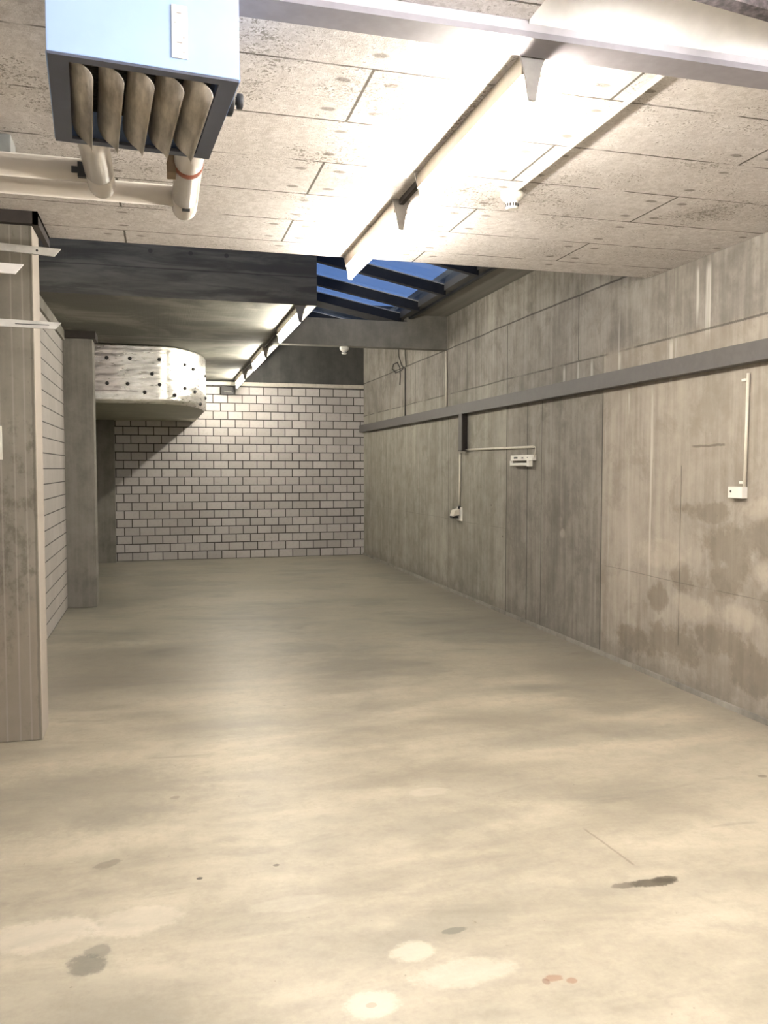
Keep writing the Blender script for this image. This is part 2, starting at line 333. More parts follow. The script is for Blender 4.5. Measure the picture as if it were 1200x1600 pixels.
M = dict(
    floor=mat_floor(), ceiling=mat_ceiling(), right=mat_right_wall(), brick=mat_back_brick(), lbrick=mat_left_brick(), block=mat_block_face(),
    conc=mat_concrete('shaded_concrete', 'x', dark=(0.16, 0.155, 0.14), light=(0.31, 0.295, 0.265), seed=3.1, streak=0.15),
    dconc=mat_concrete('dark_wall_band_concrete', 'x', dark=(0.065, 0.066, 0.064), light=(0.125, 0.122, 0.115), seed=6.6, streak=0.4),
    concy=mat_concrete('plain_concrete', 'y', dark=(0.18, 0.17, 0.15), light=(0.36, 0.34, 0.30), seed=8.3),
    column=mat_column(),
    column2=mat_concrete('rear_column_concrete', 'x', dark=(0.14, 0.132, 0.115), light=(0.29, 0.275, 0.245), seed=5.2, streak=0.8),
    foil=mat_foil(), foilbase=simple('tinted_foil_base', (0.42, 0.42, 0.33), 0.5, 0.75, 0.12, 3.0), glass=mat_glass(), louvre=mat_louvre(),  # foil base carries the floor's greenish reflection in its colour
    tube=mat_emit('lit_tube', (1.0, 0.915, 0.80), 30.0), tubenear=mat_emit('lit_tube_cool', (1.0, 0.96, 0.945), 35.0), tubefar=mat_emit('lit_tube_far', (1.0, 0.93, 0.80), 24.0),
    lampmetal=simple('cream_lamp_enamel', (0.27, 0.235, 0.18), 0.45, 0.0, 0.08),
    lampend=simple('grey_lamp_end', (0.30, 0.285, 0.265), 0.5),
    rail=simple('grey_painted_steel', (0.105, 0.098, 0.094), 0.55, 0.1, 0.10),
    railpurple=simple('mauve_grey_painted_steel', (0.27, 0.255, 0.275), 0.45, 0.1, 0.08),
    railtop=simple('pale_grey_painted_steel', (0.46, 0.44, 0.46), 0.45, 0.1, 0.06),
    darksteel=simple('dark_brown_steel', (0.045, 0.037, 0.033), 0.6, 0.2),
    roughdark=simple('rough_dark_fireproofing', (0.09, 0.075, 0.075), 0.95, 0.0, 0.55, 40.0, 1.0),
    white=simple('white_plastic', (0.78, 0.76, 0.70), 0.4, 0.0, 0.04),
    whitepaint=simple('white_paint', (0.82, 0.80, 0.77), 0.6, 0.0, 0.04),
    cream=simple('cream_conduit', (0.66, 0.62, 0.53), 0.4, 0.0, 0.06),
    black=simple('black_plastic', (0.012, 0.012, 0.012), 0.45),
    dgrey=simple('dark_slot', (0.03, 0.03, 0.03), 0.6),
    blue=simple('pale_blue_enamel', (0.36, 0.50, 0.78), 0.22, 0.0, 0.04, 5.0),
    navy=simple('slate_blue_enamel', (0.085, 0.095, 0.135), 0.4, 0.0, 0.1),
    fins=simple('dark_fins', (0.05, 0.045, 0.04), 0.6, 0.4),
    pipe=simple('white_pipe_jacket', (0.60, 0.565, 0.52), 0.25, 0.0, 0.02, 3.0),
    pipeband=simple('pipe_band', (0.36, 0.33, 0.29), 0.3, 0.6),
    rust=simple('rusty_fitting', (0.30, 0.10, 0.06), 0.7, 0.1, 0.4),
    brass=simple('wooden_pipe_block', (0.22, 0.16, 0.10), 0.8),
    galv=simple('galvanised_steel', (0.66, 0.65, 0.61), 0.38, 0.55, 0.12),
    framedark=simple('dark_skylight_steel', (0.018, 0.02, 0.026), 0.45, 0.3),
    framegrey=simple('grey_skylight_frame', (0.065, 0.063, 0.06), 0.6),
    trunk=simple('cream_trunking', (0.60, 0.56, 0.49), 0.45, 0.0, 0.08),
    paper=simple('white_card', (0.72, 0.70, 0.63), 0.7, 0.0, 0.03),
    cable=simple('dark_cable', (0.05, 0.047, 0.042), 0.6),
    greyplate=simple('grey_plate', (0.24, 0.25, 0.24), 0.5),
)

# ------------------------------------------------------------------ mesh helpers
def box(bm, x0, x1, y0, y1, z0, z1, mt=None):
    vs = [bm.verts.new((x, y, z)) for x in (x0, x1) for y in (y0, y1) for z in (z0, z1)]
    if mt is not None:
        for v in vs: v.co = mt @ v.co
    for f in ((0, 1, 3, 2), (4, 6, 7, 5), (0, 4, 5, 1), (2, 3, 7, 6), (0, 2, 6, 4), (1, 5, 7, 3)):
        bm.faces.new([vs[i] for i in f])
    return vs

def ringtube(bm, pts, r, n=12, cap=True):
    """tube along points; r one radius or one per point"""
    pts = [Vector(p) for p in pts]
    rs = r if hasattr(r, '__len__') else [r] * len(pts)
    up = None; rings = []
    for i, p in enumerate(pts):
        t = (pts[min(i + 1, len(pts) - 1)] - pts[max(i - 1, 0)]).normalized()
        if up is None:
            up = Vector((0, 0, 1)) if abs(t.z) < 0.9 else Vector((1, 0, 0))
        a = t.cross(up).normalized(); up = a.cross(t).normalized()
        rings.append([bm.verts.new(p + (a * math.cos(2 * PI * k / n) + up * math.sin(2 * PI * k / n)) * rs[i]) for k in range(n)])
    for A, B in zip(rings, rings[1:]):
        for k in range(n): bm.faces.new((A[k], A[(k + 1) % n], B[(k + 1) % n], B[k])).smooth = True
    if cap:
        bm.faces.new(rings[0][::-1]); bm.faces.new(rings[-1])

def lathe(bm, prof, c=(0, 0, 0), n=28, axis='z'):
    rings = []
    for r, h in prof:
        row = []
        for k in range(n):
            a = 2 * PI * k / n; p = Vector((r * math.cos(a), r * math.sin(a), h))
            if axis == 'x': p = Vector((p.z, p.x, p.y))
            if axis == 'y': p = Vector((p.x, p.z, p.y))
            row.append(bm.verts.new(p + Vector(c)))
        rings.append(row)
    for A, B in zip(rings, rings[1:]):
        for k in range(n): bm.faces.new((A[k], A[(k + 1) % n], B[(k + 1) % n], B[k])).smooth = True
    bm.faces.new(rings[0][::-1]); bm.faces.new(rings[-1])

def prism(bm, poly, vec):
    """extrude a closed 3-D polygon by vec"""
    a = [bm.verts.new(p) for p in poly]; b = [bm.verts.new(Vector(p) + Vector(vec)) for p in poly]
    bm.faces.new(a); bm.faces.new(b[::-1]); n = len(a)
    for i in range(n): bm.faces.new((a[i], b[i], b[(i + 1) % n], a[(i + 1) % n]))

def obj(name, bm, mat, parent=None, bevel=0.0):
    bmesh.ops.remove_doubles(bm, verts=bm.verts, dist=1e-6)
    bmesh.ops.recalc_face_normals(bm, faces=bm.faces)
    if bevel:
        es = [e for e in bm.edges if len(e.link_faces) == 2 and e.calc_face_angle(0) > 0.6]
        bmesh.ops.bevel(bm, geom=es, offset=bevel, segments=2, affect='EDGES', profile=0.6)
    me = bpy.data.meshes.new(name); bm.to_mesh(me); bm.free()
    o = bpy.data.objects.new(name, me); me.materials.append(mat); COL.objects.link(o)
    if parent is not None: o.parent = parent
    return o

def B(*boxes):
    bm = bmesh.new()
    for b in boxes: box(bm, *b)
    return bm
def T(pts, r, n=12):
    bm = bmesh.new(); ringtube(bm, pts, r, n); return bm
def Lt(prof, c=(0, 0, 0), n=28, axis='z'):
    bm = bmesh.new(); lathe(bm, prof, c, n, axis); return bm

def tag(o, label, cat, group=None, kind=None):
    o['label'] = label; o['category'] = cat
    if group: o['group'] = group
    if kind: o['kind'] = kind
    return o
def thing(name, label, cat, loc=(0, 0, 0), rz=0.0, group=None):
    o = bpy.data.objects.new(name, None); o.empty_display_size = 0.05; COL.objects.link(o)
    o.location = loc; o.rotation_euler = (0, 0, rz)
    return tag(o, label, cat, group)
def struct(name, bm, mat, label, cat, parent=None, bevel=0.0):
    o = obj(name, bm, mat, parent, bevel)
    return tag(o, label, cat, None, 'structure')
def copy_thing(src, loc, label):
    r = src.copy(); COL.objects.link(r); r.location = loc; r['label'] = label
    for ch in list(src.children):
        c = ch.copy(); COL.objects.link(c); c.parent = r
        for gch in list(ch.children):
            d = gch.copy(); COL.objects.link(d); d.parent = c
    return r

# ------------------------------------------------------------------ the setting
XR, YB, XL, ZC = 3.606, 14.78, -1.02, 3.02
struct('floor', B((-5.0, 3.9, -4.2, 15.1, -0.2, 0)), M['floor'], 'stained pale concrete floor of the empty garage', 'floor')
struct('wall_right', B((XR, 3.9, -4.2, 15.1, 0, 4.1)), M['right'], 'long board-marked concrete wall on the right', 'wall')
struct('wall_back', B((-0.72, XR, YB, 15.1, 0, 3.012)), M['brick'], 'far end wall of pale grey blocks with dark joints', 'wall')
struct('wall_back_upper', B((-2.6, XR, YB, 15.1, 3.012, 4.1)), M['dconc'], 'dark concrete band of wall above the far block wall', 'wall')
struct('wall_left', B((XL - .15, XL, 5.39, 9.95, 0, 3.0)), M['lbrick'], 'pale block wall between the two left concrete columns', 'wall')
struct('wall_left_upper', B((XL - .2, XL + .025, 5.64, 9.95, 3.0, 3.11), (XL - .2, XL, 5.64, 12.5, 3.11, 4.5)), M['concy'], 'concrete band above the left block wall', 'wall')
struct('wall_left_bay', B((-2.75, -2.6, 9.95, 15.1, 0, 3.2)), M['conc'], 'concrete side wall of the dark bay behind the rear left column', 'wall')
struct('wall_bay_front', B((-2.75, XL - .15, 9.8, 9.95, 0, 3.2)), M['conc'], 'concrete wall at the front of the dark bay behind the rear left column', 'wall')
struct('wall_bay_back', B((-2.6, -1.04, YB, 15.1, 0, 3.012)), M['conc'], 'concrete wall at the back of the dark bay behind the rear left column', 'wall')
struct('wall_left_front', B((-5.0, -1.2, 5.14, 5.39, 0, ZC), (-5.15, -5.0, -4.2, 5.39, 0, 3.3)), M['concy'], 'concrete wall left of the front column outside the view', 'wall')
struct('wall_rear', B((-5.0, XR, -4.35, -4.2, 0, 3.3)), M['concy'], 'concrete wall behind the camera', 'wall')
struct('ceiling', B((-5.0, XR - .004, 2.71, 5.64, ZC, 3.55)), M['ceiling'], 'pale speckled fibre board ceiling with dark joints', 'ceiling')
bm = bmesh.new(); prism(bm, [(-5.0, -4.2, 3.06), (XR, -4.2, 3.06), (XR, 2.56, 3.06), (1.2, 2.21, 3.06), (1.2, 2.61, 3.06), (-5.0, 2.61, 3.06)], (0, 0, .49))
struct('ceiling_near', bm, M['ceiling'], 'fibre board ceiling nearest the camera beyond the steel beam', 'ceiling')
bm = bmesh.new()
box(bm, -2.6, 1.455, 7.82, YB, 3.11, 3.74)
struct('ceiling_lowered', bm, M['block'], 'lowered concrete slab with a square front edge over the far left half', 'ceiling')
struct('ceiling_ledge', B((3.07, XR, 5.64, 12.5, 3.53, 3.75)), M['conc'], 'concrete soffit between skylight and right wall', 'ceiling')
cb = struct('cross_beam', B((1.455, XR, 10.25, 10.40, 3.11, 3.44), (3.07, XR, 10.25, 10.40, 3.44, 3.53)), M['conc'], 'concrete cross beam below the skylight', 'beam')

# front column: board-marked shaft, flush return painted paler as lit and dark steel collar
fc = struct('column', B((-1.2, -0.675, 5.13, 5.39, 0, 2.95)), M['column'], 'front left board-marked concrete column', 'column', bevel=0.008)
obj('collar', B((-1.25, -0.64, 5.09, 5.12, 2.95, 3.019), (-0.668, -0.64, 5.09, 5.64, 2.95, 3.019), (-1.25, -0.64, 5.12, 5.64, 3.0, 3.019)), M['darksteel'], fc)
rc = struct('column', B((-1.3, -0.705, 9.95, 10.26, 0, 3.03)), M['column2'], 'second left concrete column in front of the foil duct', 'column', bevel=0.008)
obj('collar', B((-1.3, -0.67, 9.91, 10.3, 3.03, 3.11)), M['darksteel'], rc)
struct('pilaster', B((-1.04, -0.72, 14.6, YB + .05, 0, 3.0)), M['column2'], 'dark concrete pilaster in the far left corner of the block wall', 'column')
# shallow plinth line of mortar at the foot of the right wall
struct('baseboard_right', B((XR - .018, XR, -4.2, YB, 0, 0.035)), M['concy'], 'rough mortar fillet along the foot of the right wall', 'trim')

# steel ceiling beam and rough dark strip near the camera
sb = thing('steel_beam', 'mauve grey steel beam across the ceiling in front of the blue heater', 'beam', (0, 0, 0))
sb['kind'] = 'structure'
obj('flange', B((-5.0, XR, 2.60, 2.72, 3.0, 3.02)), M['railpurple'], sb)
obj('web', B((-5.0, XR, 2.612, 2.70, 3.02, 3.5)), M['railtop'], sb)
bm = bmesh.new(); prism(bm, [(1.2, 2.611, 3.05), (1.2, 2.611, 3.40), (1.2, 2.25, 3.40)], (XR - 1.2, 0, 0))  # plate and slot added, tilted to catch lamp light as white glare
struct('glare_strip', bm, M['whitepaint'], 'white sloping strip added in a ceiling slot to catch lamp glare at the top right', 'trim')
bm = bmesh.new()
prism(bm, [(1.2, 2.26, 3.03), (XR, 2.605, 3.03), (XR, 2.555, 3.03), (1.2, 2.205, 3.03)], (0, 0, 0.05))
bmesh.ops.subdivide_edges(bm, edges=bm.edges, cuts=6, use_grid_fill=True)
tr = struct('trim_2', bm, M['roughdark'], 'rough dark strip across the ceiling in the top right corner', 'trim')
for o in (tr,):
    o.location.z = 0.0

# skylight
sk = thing('window_1', 'sloping blue skylight with dark steel bars over the far half', 'window')
sk['kind'] = 'structure'
SL = 0.196
def zs(x): return 3.555 + SL * (3.05 - x)
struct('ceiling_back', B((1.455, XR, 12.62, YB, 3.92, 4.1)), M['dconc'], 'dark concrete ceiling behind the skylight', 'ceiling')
bm = bmesh.new(); prism(bm, [(-1.02, 12.5, 3.7), (1.456, 12.5, 3.7), (1.456, 12.5, zs(1.456)), (3.07, 12.5, zs(3.07)), (XR, 12.5, zs(3.07)), (XR, 12.5, 4.0), (1.0, 12.5, 4.0), (-1.02, 12.5, zs(-1.02) + .02)], (0, .12, 0))
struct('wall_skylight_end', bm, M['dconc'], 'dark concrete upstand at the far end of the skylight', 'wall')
bars = [5.78, 6.74, 7.70, 8.66, 9.60, 10.5, 11.5]
obj('frame', B((3.0, 3.09, 5.64, 12.5, 3.5, 3.64)), M['framegrey'], sk)
obj('frame_lip', B((3.09, 3.125, 5.64, 12.5, 3.475, 3.53)), M['framedark'], sk)
for i, yb in enumerate(bars):
    bm = bmesh.new(); w = 0.16 if i == 5 else 0.035; h = 0.11
    x0, x1 = -1.0, 3.02
    prism(bm, [(x0, yb - w, zs(x0)), (x1, yb - w, zs(x1)), (x1, yb - w, zs(x1) - h), (x0, yb - w, zs(x0) - h)], (0, 2 * w, 0))
    br = obj('bar', bm, M['framedark'], sk)
    bm = bmesh.new()
    prism(bm, [(x0, yb - w - .012, zs(x0) + .004), (x1, yb - w - .012, zs(x1) + .004), (x1, yb - w - .012, zs(x1) - .004), (x0, yb - w - .012, zs(x0) - .004)], (0, 2 * w + .024, 0))
    obj('glazing_bead', bm, M['galv'], br)
edges = [5.64] + bars + [12.5]
for a, b in zip(edges, edges[1:]):
    bm = bmesh.new(); x0, x1 = -1.02, 3.06
    prism(bm, [(x0, a, zs(x0) + .006), (x1, a, zs(x1) + .006), (x1, a, zs(x1) + .014), (x0, a, zs(x0) + .014)], (0, b - a, 0))
    obj('pane', bm, M['glass'], sk)

# ------------------------------------------------------------------ fluorescent lamps
def make_lamp(label, length, loc, tm='tube'):
    """lamp hung under z=0, running along +y from its origin"""
    t = thing('ceiling_lamp', label, 'lamp', loc, 0, 'tube lamps in a row along the ceiling')
    bm = bmesh.new()
    prism(bm, [(-.034, .012, 0), (.034, .012, 0), (.037, .012, -.085), (-.037, .012, -.085)], (0, length - .024, 0))
    obj('housing', bm, M['lampmetal'], t)
    for y in (0.0, length - .012):
        bm = bmesh.new()
        prism(bm, [(-.055, y, 0), (.055, y, 0), (.030, y, -.075), (.013, y, -.172), (-.013, y, -.172), (-.030, y, -.075)], (0, .012, 0))
        obj('end_plate', bm, M['lampend'], t)
    obj('tube', Lt([(.004, .014), (.0165, .018), (.0165, length - .018), (.004, length - .014)], (0, 0, -.150), 16, 'y'), M[tm], t)
    return t
LX = 1.272
lamp = make_lamp('tube lamp on the board ceiling beside the steel beam, nearest in view', 1.24, (LX, 2.62 + .11, ZC + .012))
copy_thing(lamp, (LX, 4.36, ZC + .012), 'tube lamp at the far edge of the board ceiling below the skylight')
lampn = make_lamp('tube lamp just above the top of the view', 1.24, (LX, 0.90, 3.072), 'tubenear')
copy_thing(lampn, (LX, -0.9, 3.072), 'tube lamp on the ceiling behind the camera')
copy_thing(lampn, (LX, -2.6, 3.072), 'tube lamp farthest behind the camera')
copy_thing(lampn, (1.85, 0.86, 3.072), 'added unseen tube lamp beyond the top right corner of the view')  # added out of view to brighten the ceiling strip at the top right
copy_thing(lampn, (-2.6, -0.9, 3.072), 'added unseen tube lamp on the left behind the camera')  # added out of view to light the rack arms and front column
lamp3 = make_lamp('tube lamp under the lowered slab at its front edge', 1.36, (1.30, 7.84, 3.122), 'tubefar')
copy_thing(lamp3, (1.30, 10.47, 3.122), 'tube lamp under the lowered slab, second of three behind its front edge')
copy_thing(lamp3, (1.30, 13.10, 3.122), 'tube lamp under the lowered slab nearest the far block wall')
# dark cable rails that link the lamps
def link(label, x, y0, y1, z):
    t = tag(obj('cable_rail', B((x - .012, x + .012, y0, y1, z - .03, z)), M['darksteel']), label, 'rail', 'cable rails between lamps')
    return t
link('dark cable rail between the two lamps on the board ceiling', LX, 3.975, 4.355, ZC)
link('dark cable rail from the slab front lamp to the next lamp', 1.30, 9.205, 10.465, 3.11)
link('dark cable rail in front of the lamp nearest the block wall', 1.30, 11.835, 13.095, 3.11)

# ------------------------------------------------------------------ unit heater
A = rad(4.4); HW, HD, HZ = 0.482, 0.595, 2.62
ht = thing('unit_heater', 'pale blue box heater with five brown louvres hung from the ceiling', 'heater', (-0.258, 2.273, HZ), A)
obj('casing', B((0, HW, 0, .012, .0, .36), (0, .012, .012, HD, 0, .36), (HW - .012, HW, .012, HD, 0, .36), (.012, HW - .012, HD - .012, HD, 0, .36), (0.012, HW - .012, .012, HD - .012, .33, .36)), M['blue'], ht, 0.003)
obj('bottom_frame', B((0.002, .052, .002, HD - .002, -.006, .004), (HW - .050, HW - .002, .002, HD - .002, -.006, .004), (.052, HW - .05, .002, .034, -.006, .004), (.052, HW - .05, HD - .036, HD - .002, -.006, .004)), M['navy'], ht)
bm = bmesh.new()
for i in range(52):
    y = .04 + i * (HD - .08) / 51
    box(bm, .054, HW - .052, y - .0012, y + .0012, .085, .17)
box(bm, .014, HW - .014, .014, HD - .014, .17, .18)
obj('fin_block', bm, M['fins'], ht)
for i in range(5):
    x0 = .046 + i * 0.0765
    bm = bmesh.new()
    prof = [(x0 + a, b) for a, b in ((.004, .062), (.005, .044), (.010, .026), (.019, .010), (.031, -.003), (.044, -.012), (.054, -.020), (.061, -.030), (.064, -.042))]
    th = .0022
    vsA = []
    for yy in (.036, HD - .040):
        vsA.append(([bm.verts.new((x, yy, z)) for x, z in prof], [bm.verts.new((x + th * .4, yy, z + th)) for x, z in prof]))
    (a0, a1), (b0, b1) = vsA
    for k in range(8):
        bm.faces.new((a0[k], a0[k + 1], b0[k + 1], b0[k])).smooth = True
        bm.faces.new((a1[k], b1[k], b1[k + 1], a1[k + 1])).smooth = True
        bm.faces.new((a0[k], a1[k], a1[k + 1], a0[k + 1])); bm.faces.new((b0[k], b0[k + 1], b1[k + 1], b1[k]))
    bm.faces.new((a0[0], b0[0], b1[0], a1[0])); bm.faces.new((a0[8], a1[8], b1[8], b0[8]))
    obj('louvre', bm, M['louvre'], ht)
lp = obj('label_plate', B((.305, .346, -.004, 0, .03, .165)), M['white'], ht, 0.0015)
lp['label'] = 'narrow white plate with faint marks'
for q in ((.318, .332, -.0048, -.004, .068, .071), (.312, .316, -.0048, -.004, .118, .121), (.334, .338, -.0048, -.004, .082, .085), (.318, .330, -.0048, -.004, .143, .146), (.334, .338, -.0048, -.004, .045, .048)):
    obj('plate_mark', B(q), M['lampend'], lp)
kb = obj('bearing_cap', Lt([(.04, 0), (.045, .006), (.045, .022), (.036, .026)], (HW, .26, .055), 24, 'x'), M['black'], ht)
obj('knob', Lt([(.012, .026), (.012, .036), (.022, .037), (.022, .052), (.018, .054)], (HW, .26, .055), 20, 'x'), M['dgrey'], kb)
for px_ in (.06, HW - .06):
    obj('hanger', B((px_ - .012, px_ + .012, .10, .125, .36, .443)), M['navy'], ht)
    obj('hanger', B((px_ - .012, px_ + .012, .47, .495, .36, .403)), M['navy'], ht)

def pipe_thing(label, px, yel, z, x_end, r=0.058):
    t = thing('insulated_pipe', label, 'pipe', (px, 2.86, z), 0, 'heating pipes behind the heater')
    def P(x, y, zz=0): return (x - px, y - 2.86, zz)
    ye = yel + r - .0; yb = ye - .155; rs = .047
    obj('straight_run', T([P(px, 2.915), P(px, yb - .075)], r, 24), M['pipe'], t)
    obj('band', T([P(px, yb - .078), P(px, yb - .060)], r * .93, 24), M['pipeband'], t)
    dome = [(yb - .062, .9), (yb - .050, 1.0), (ye - .058, 1.0), (ye - .032, .93), (ye - .012, .72), (ye - .003, .42), (ye, .1)]
    bm = bmesh.new(); ringtube(bm, [P(px, a) for a, _ in dome], [r * b for _, b in dome], 24)
    obj('end_tee', bm, M['pipe'], t)
    obj('side_run', T([P(px - r * .8, yb, .02), P(x_end, yb, .02)], rs, 24), M['pipe'], t)
    return t
p1 = pipe_thing('white jacketed heating pipe turning left, nearer the heater', -0.225, 3.90, 2.82, -4.95)
obj('clamp', B((-.085, -.052, .865, .89, -.03, .03), (-.11, -.085, .872, .884, -.012, .012)), M['black'], p1)
p2 = pipe_thing('white jacketed heating pipe turning left, right of and behind the other', 0.132, 4.14, 2.82, -4.95)
obj('fitting', T([(0, .655, 0), (0, .70, 0)], .060, 20), M['rust'], p2)
obj('wood_block', B((-.085, -.050, .655, .745, -.05, .05)), M['brass'], p2)
obj('clamp', B((-.015, .02, 1.112, 1.128, -.064, -.045)), M['black'], p2)
tag(obj('ceiling_plate', B((-1.0, -.60, 3.96, 4.10, 2.90, ZC)), M['greyplate'], None, 0.006), 'small grey box on the ceiling above the white pipes at the left', 'box')

# ------------------------------------------------------------------ detectors and ceiling conduit
def detector(label, loc, s=1.0):
    t = thing('smoke_detector', label, 'smoke detector', loc, 0, 'white ceiling smoke detectors')
    obj('base', Lt([(.052 * s, 0), (.058 * s, -.008 * s), (.058 * s, -.034 * s), (.046 * s, -.048 * s), (.033 * s, -.052 * s)]), M['white'], t)
    h = obj('head', Lt([(.033 * s, -.050 * s), (.033 * s, -.066 * s), (.033 * s, -.088 * s), (.024 * s, -.094 * s)]), M['white'], t)
    bm = bmesh.new()
    for k in range(14):
        a = 2 * PI * k / 14
        box(bm, .031 * s, .0345 * s, -.004 * s, .004 * s, -.084 * s, -.068 * s, Matrix.Rotation(a, 4, 'Z'))
    obj('slots', bm, M['dgrey'], h)
    return t
detector('white smoke detector on the board ceiling at the end of a white conduit', (1.79, 4.08, ZC))
detector('small white smoke detector under the concrete cross beam', (2.27, 10.33, 3.11))
tag(obj('ceiling_conduit', T([(1.785, 2.725, ZC - .011), (1.79, 4.04, ZC - .011)], .0105, 12), M['white']), 'thin white conduit across the board ceiling to the smoke detector', 'conduit')

# ------------------------------------------------------------------ right wall fittings
rl = thing('steel_wall_rail', 'long grey steel rail fixed along the right concrete wall', 'rail', (XR, 1.0, 2.236))
obj('face', B((-.086, -.074, -5.1, YB - 1.0 - .005, 0, .122)), M['rail'], rl)
obj('flange', B((-.074, 0, -5.1, YB - 1.0 - .005, 0.0, .012), (-.074, 0, -5.1, YB - 1.0 - .005, .110, .122)), M['rail'], rl)
hs = thing('steel_stub', 'short dark steel stub hanging below the grey wall rail', 'bracket', (XR, 9.50, 1.80))
obj('web', B((-.08, 0, -.006, .006, 0, .437)), M['darksteel'], hs)
obj('flange', B((-.092, -.08, -.055, .055, 0, .437)), M['rail'], hs)
obj('foot_plate', B((-.095, 0, -.06, .06, -.012, 0)), M['darksteel'], hs)
tag(obj('wall_conduit', T([(XR - .014, 9.70, 1.77), (XR - .014, 9.72, 1.115)], .013, 10), M['cream']), 'cream upright conduit from the steel stub down to the socket', 'conduit')
so = thing('wall_socket', 'cream wall socket box below the steel stub', 'socket', (XR, 9.74, 0.985))
obj('back_plate', B((-.012, 0, -.10, .08, -.055, .115)), M['white'], so, 0.003)
bm = bmesh.new(); prism(bm, [(-.012, -.03, .095), (-.075, -.03, .075), (-.10, -.03, .0), (-.012, -.03, .02)], (0, .13, 0))
obj('cover', bm, M['cream'], so, 0.004)
obj('plug_opening', B((-.101, -.03, -.018, .088, -.022, .004)), M['black'], so)
obj('gland', Lt([(.018, .095), (.018, .125), (.012, .13)], (-.014, -.02, 0), 14), M['dgrey'], so)
hc = tag(obj('wall_conduit', T([(XR - .014, 9.62, 1.806), (XR - .014, 7.60, 1.794)], .013, 10), M['cream']), 'cream level conduit from the steel stub to the small wall lamp', 'conduit')
el = thing('wall_lamp', 'small unlit single tube lamp on the right wall under a level conduit', 'lamp', (XR, 7.575, 1.66))
obj('housing', B((-.045, 0, 0, .525, .0, .055)), M['white'], el, 0.003)
for q in ((-.0465, -.045, .35, .44, .02, .036), (-.0465, -.045, .21, .25, .02, .032), (-.0465, -.045, .10, .12, .022, .032)):
    obj('mark', B(q), M['dgrey'], el)
obj('tube', Lt([(.012, .06), (.016, .065), (.016, .49), (.012, .495)], (-.05, 0, -.04), 14, 'y'), M['white'], el)
obj('lamp_holder', B((-.072, -.028, .02, .075, -.062, .0)), M['white'], el, 0.006)
obj('lamp_holder', B((-.062, -.038, .485, .505, -.055, .0)), M['white'], el, 0.003)
obj('supply_cable', T([(-.014, .02, .135), (-.016, -.012, .13), (-.018, -.018, .10), (-.022, -.012, .06), (-.022, .005, .03)], .005, 8), M['cream'], el)
tag(obj('wall_conduit', T([(XR - .014, 4.50, 2.18), (XR - .014, 4.512, 1.463)], .0105, 10), M['cream']), 'cream upright conduit on the near right wall above the white box', 'conduit')
jb = thing('junction_box', 'white square box at the foot of the near right wall conduit', 'junction box', (XR, 4.57, 1.426))
obj('box_body', B((-.042, .004, -.068, .068, -.037, .037)), M['white'], jb, 0.004)
obj('entry_hole', Lt([(.008, -.0435), (.008, -.042)], (0, .038, .006), 12, 'x'), M['black'], jb)
for zz, yy in ((2.14, 4.535), (1.49, 4.535)):
    tag(obj('conduit_clip', B((XR - .022, XR, yy - .022, yy + .018, zz - .008, zz + .008)), M['white']), 'white clip at the %s of the near right wall conduit' % ('top' if zz > 2 else 'bottom'), 'clip', 'clips of the near conduit')
tag(obj('wall_conduit', T([(XR - .012, 12.10, 3.09), (XR - .012, 12.10, 2.36)], .010, 8), M['rail']), 'thin grey upright pipe on the right wall near the back, above the rail', 'conduit')
tag(obj('wall_conduit', T([(XR - .016, 10.225, 3.09), (XR - .016, 10.215, 2.36)], .014, 10), M['cream']), 'upright pipe on the right wall below the end of the cross beam', 'conduit')
lp_pts = [(XR - .03, 12.40, 3.54), (XR - .03, 12.38, 3.30), (XR - .02, 12.25, 3.14), (XR - .02, 12.15, 3.10), (XR - .02, 12.3, 3.07), (XR - .02, 12.6, 3.07), (XR - .02, 12.78, 3.15), (XR - .02, 12.72, 3.22), (XR - .02, 12.5, 3.22), (XR - .02, 12.36, 3.12), (XR - .02, 12.33, 3.0), (XR - .02, 12.36, 2.86)]
tag(obj('loose_cord', T(lp_pts, .008, 8), M['cable']), 'dark loose cable with a loop on the right wall behind the cross beam', 'cable')
tag(obj('loose_cord', T([(XR - .03, 12.02, 3.54), (XR - .03, 12.04, 3.30), (XR - .02, 12.02, 3.10)], .007, 8), M['cable']), 'dark straight cable hanging right of the looped one behind the cross beam', 'cable')

# ------------------------------------------------------------------ far wall fittings
tk = thing('cable_trunking', 'cream trunking along the top of the far block wall', 'trunking', (0.6, YB, 3.02))
xs = [0.065, 0.62, 1.12, 1.62, 2.12, 2.60, 3.0]
for a, b in zip(xs, xs[1:]):
    obj('trunk_section', B((a + .002, b - .002, -.05, 0, 0, .062)), M['trunk'], tk, 0.003)
vd = thing('vent_box', 'small black box high in the far block wall beside the duct', 'vent', (1.17, YB, 2.93))
obj('body', B((-.12, .12, -.05, 0, -.07, .07)), M['black'], vd, 0.004)
obj('bright_lip', T([(-.07, -.06, -.03), (-.05, -.065, -.022), (.06, -.065, -.026), (.085, -.06, -.045)], .006, 8), M['galv'], vd)

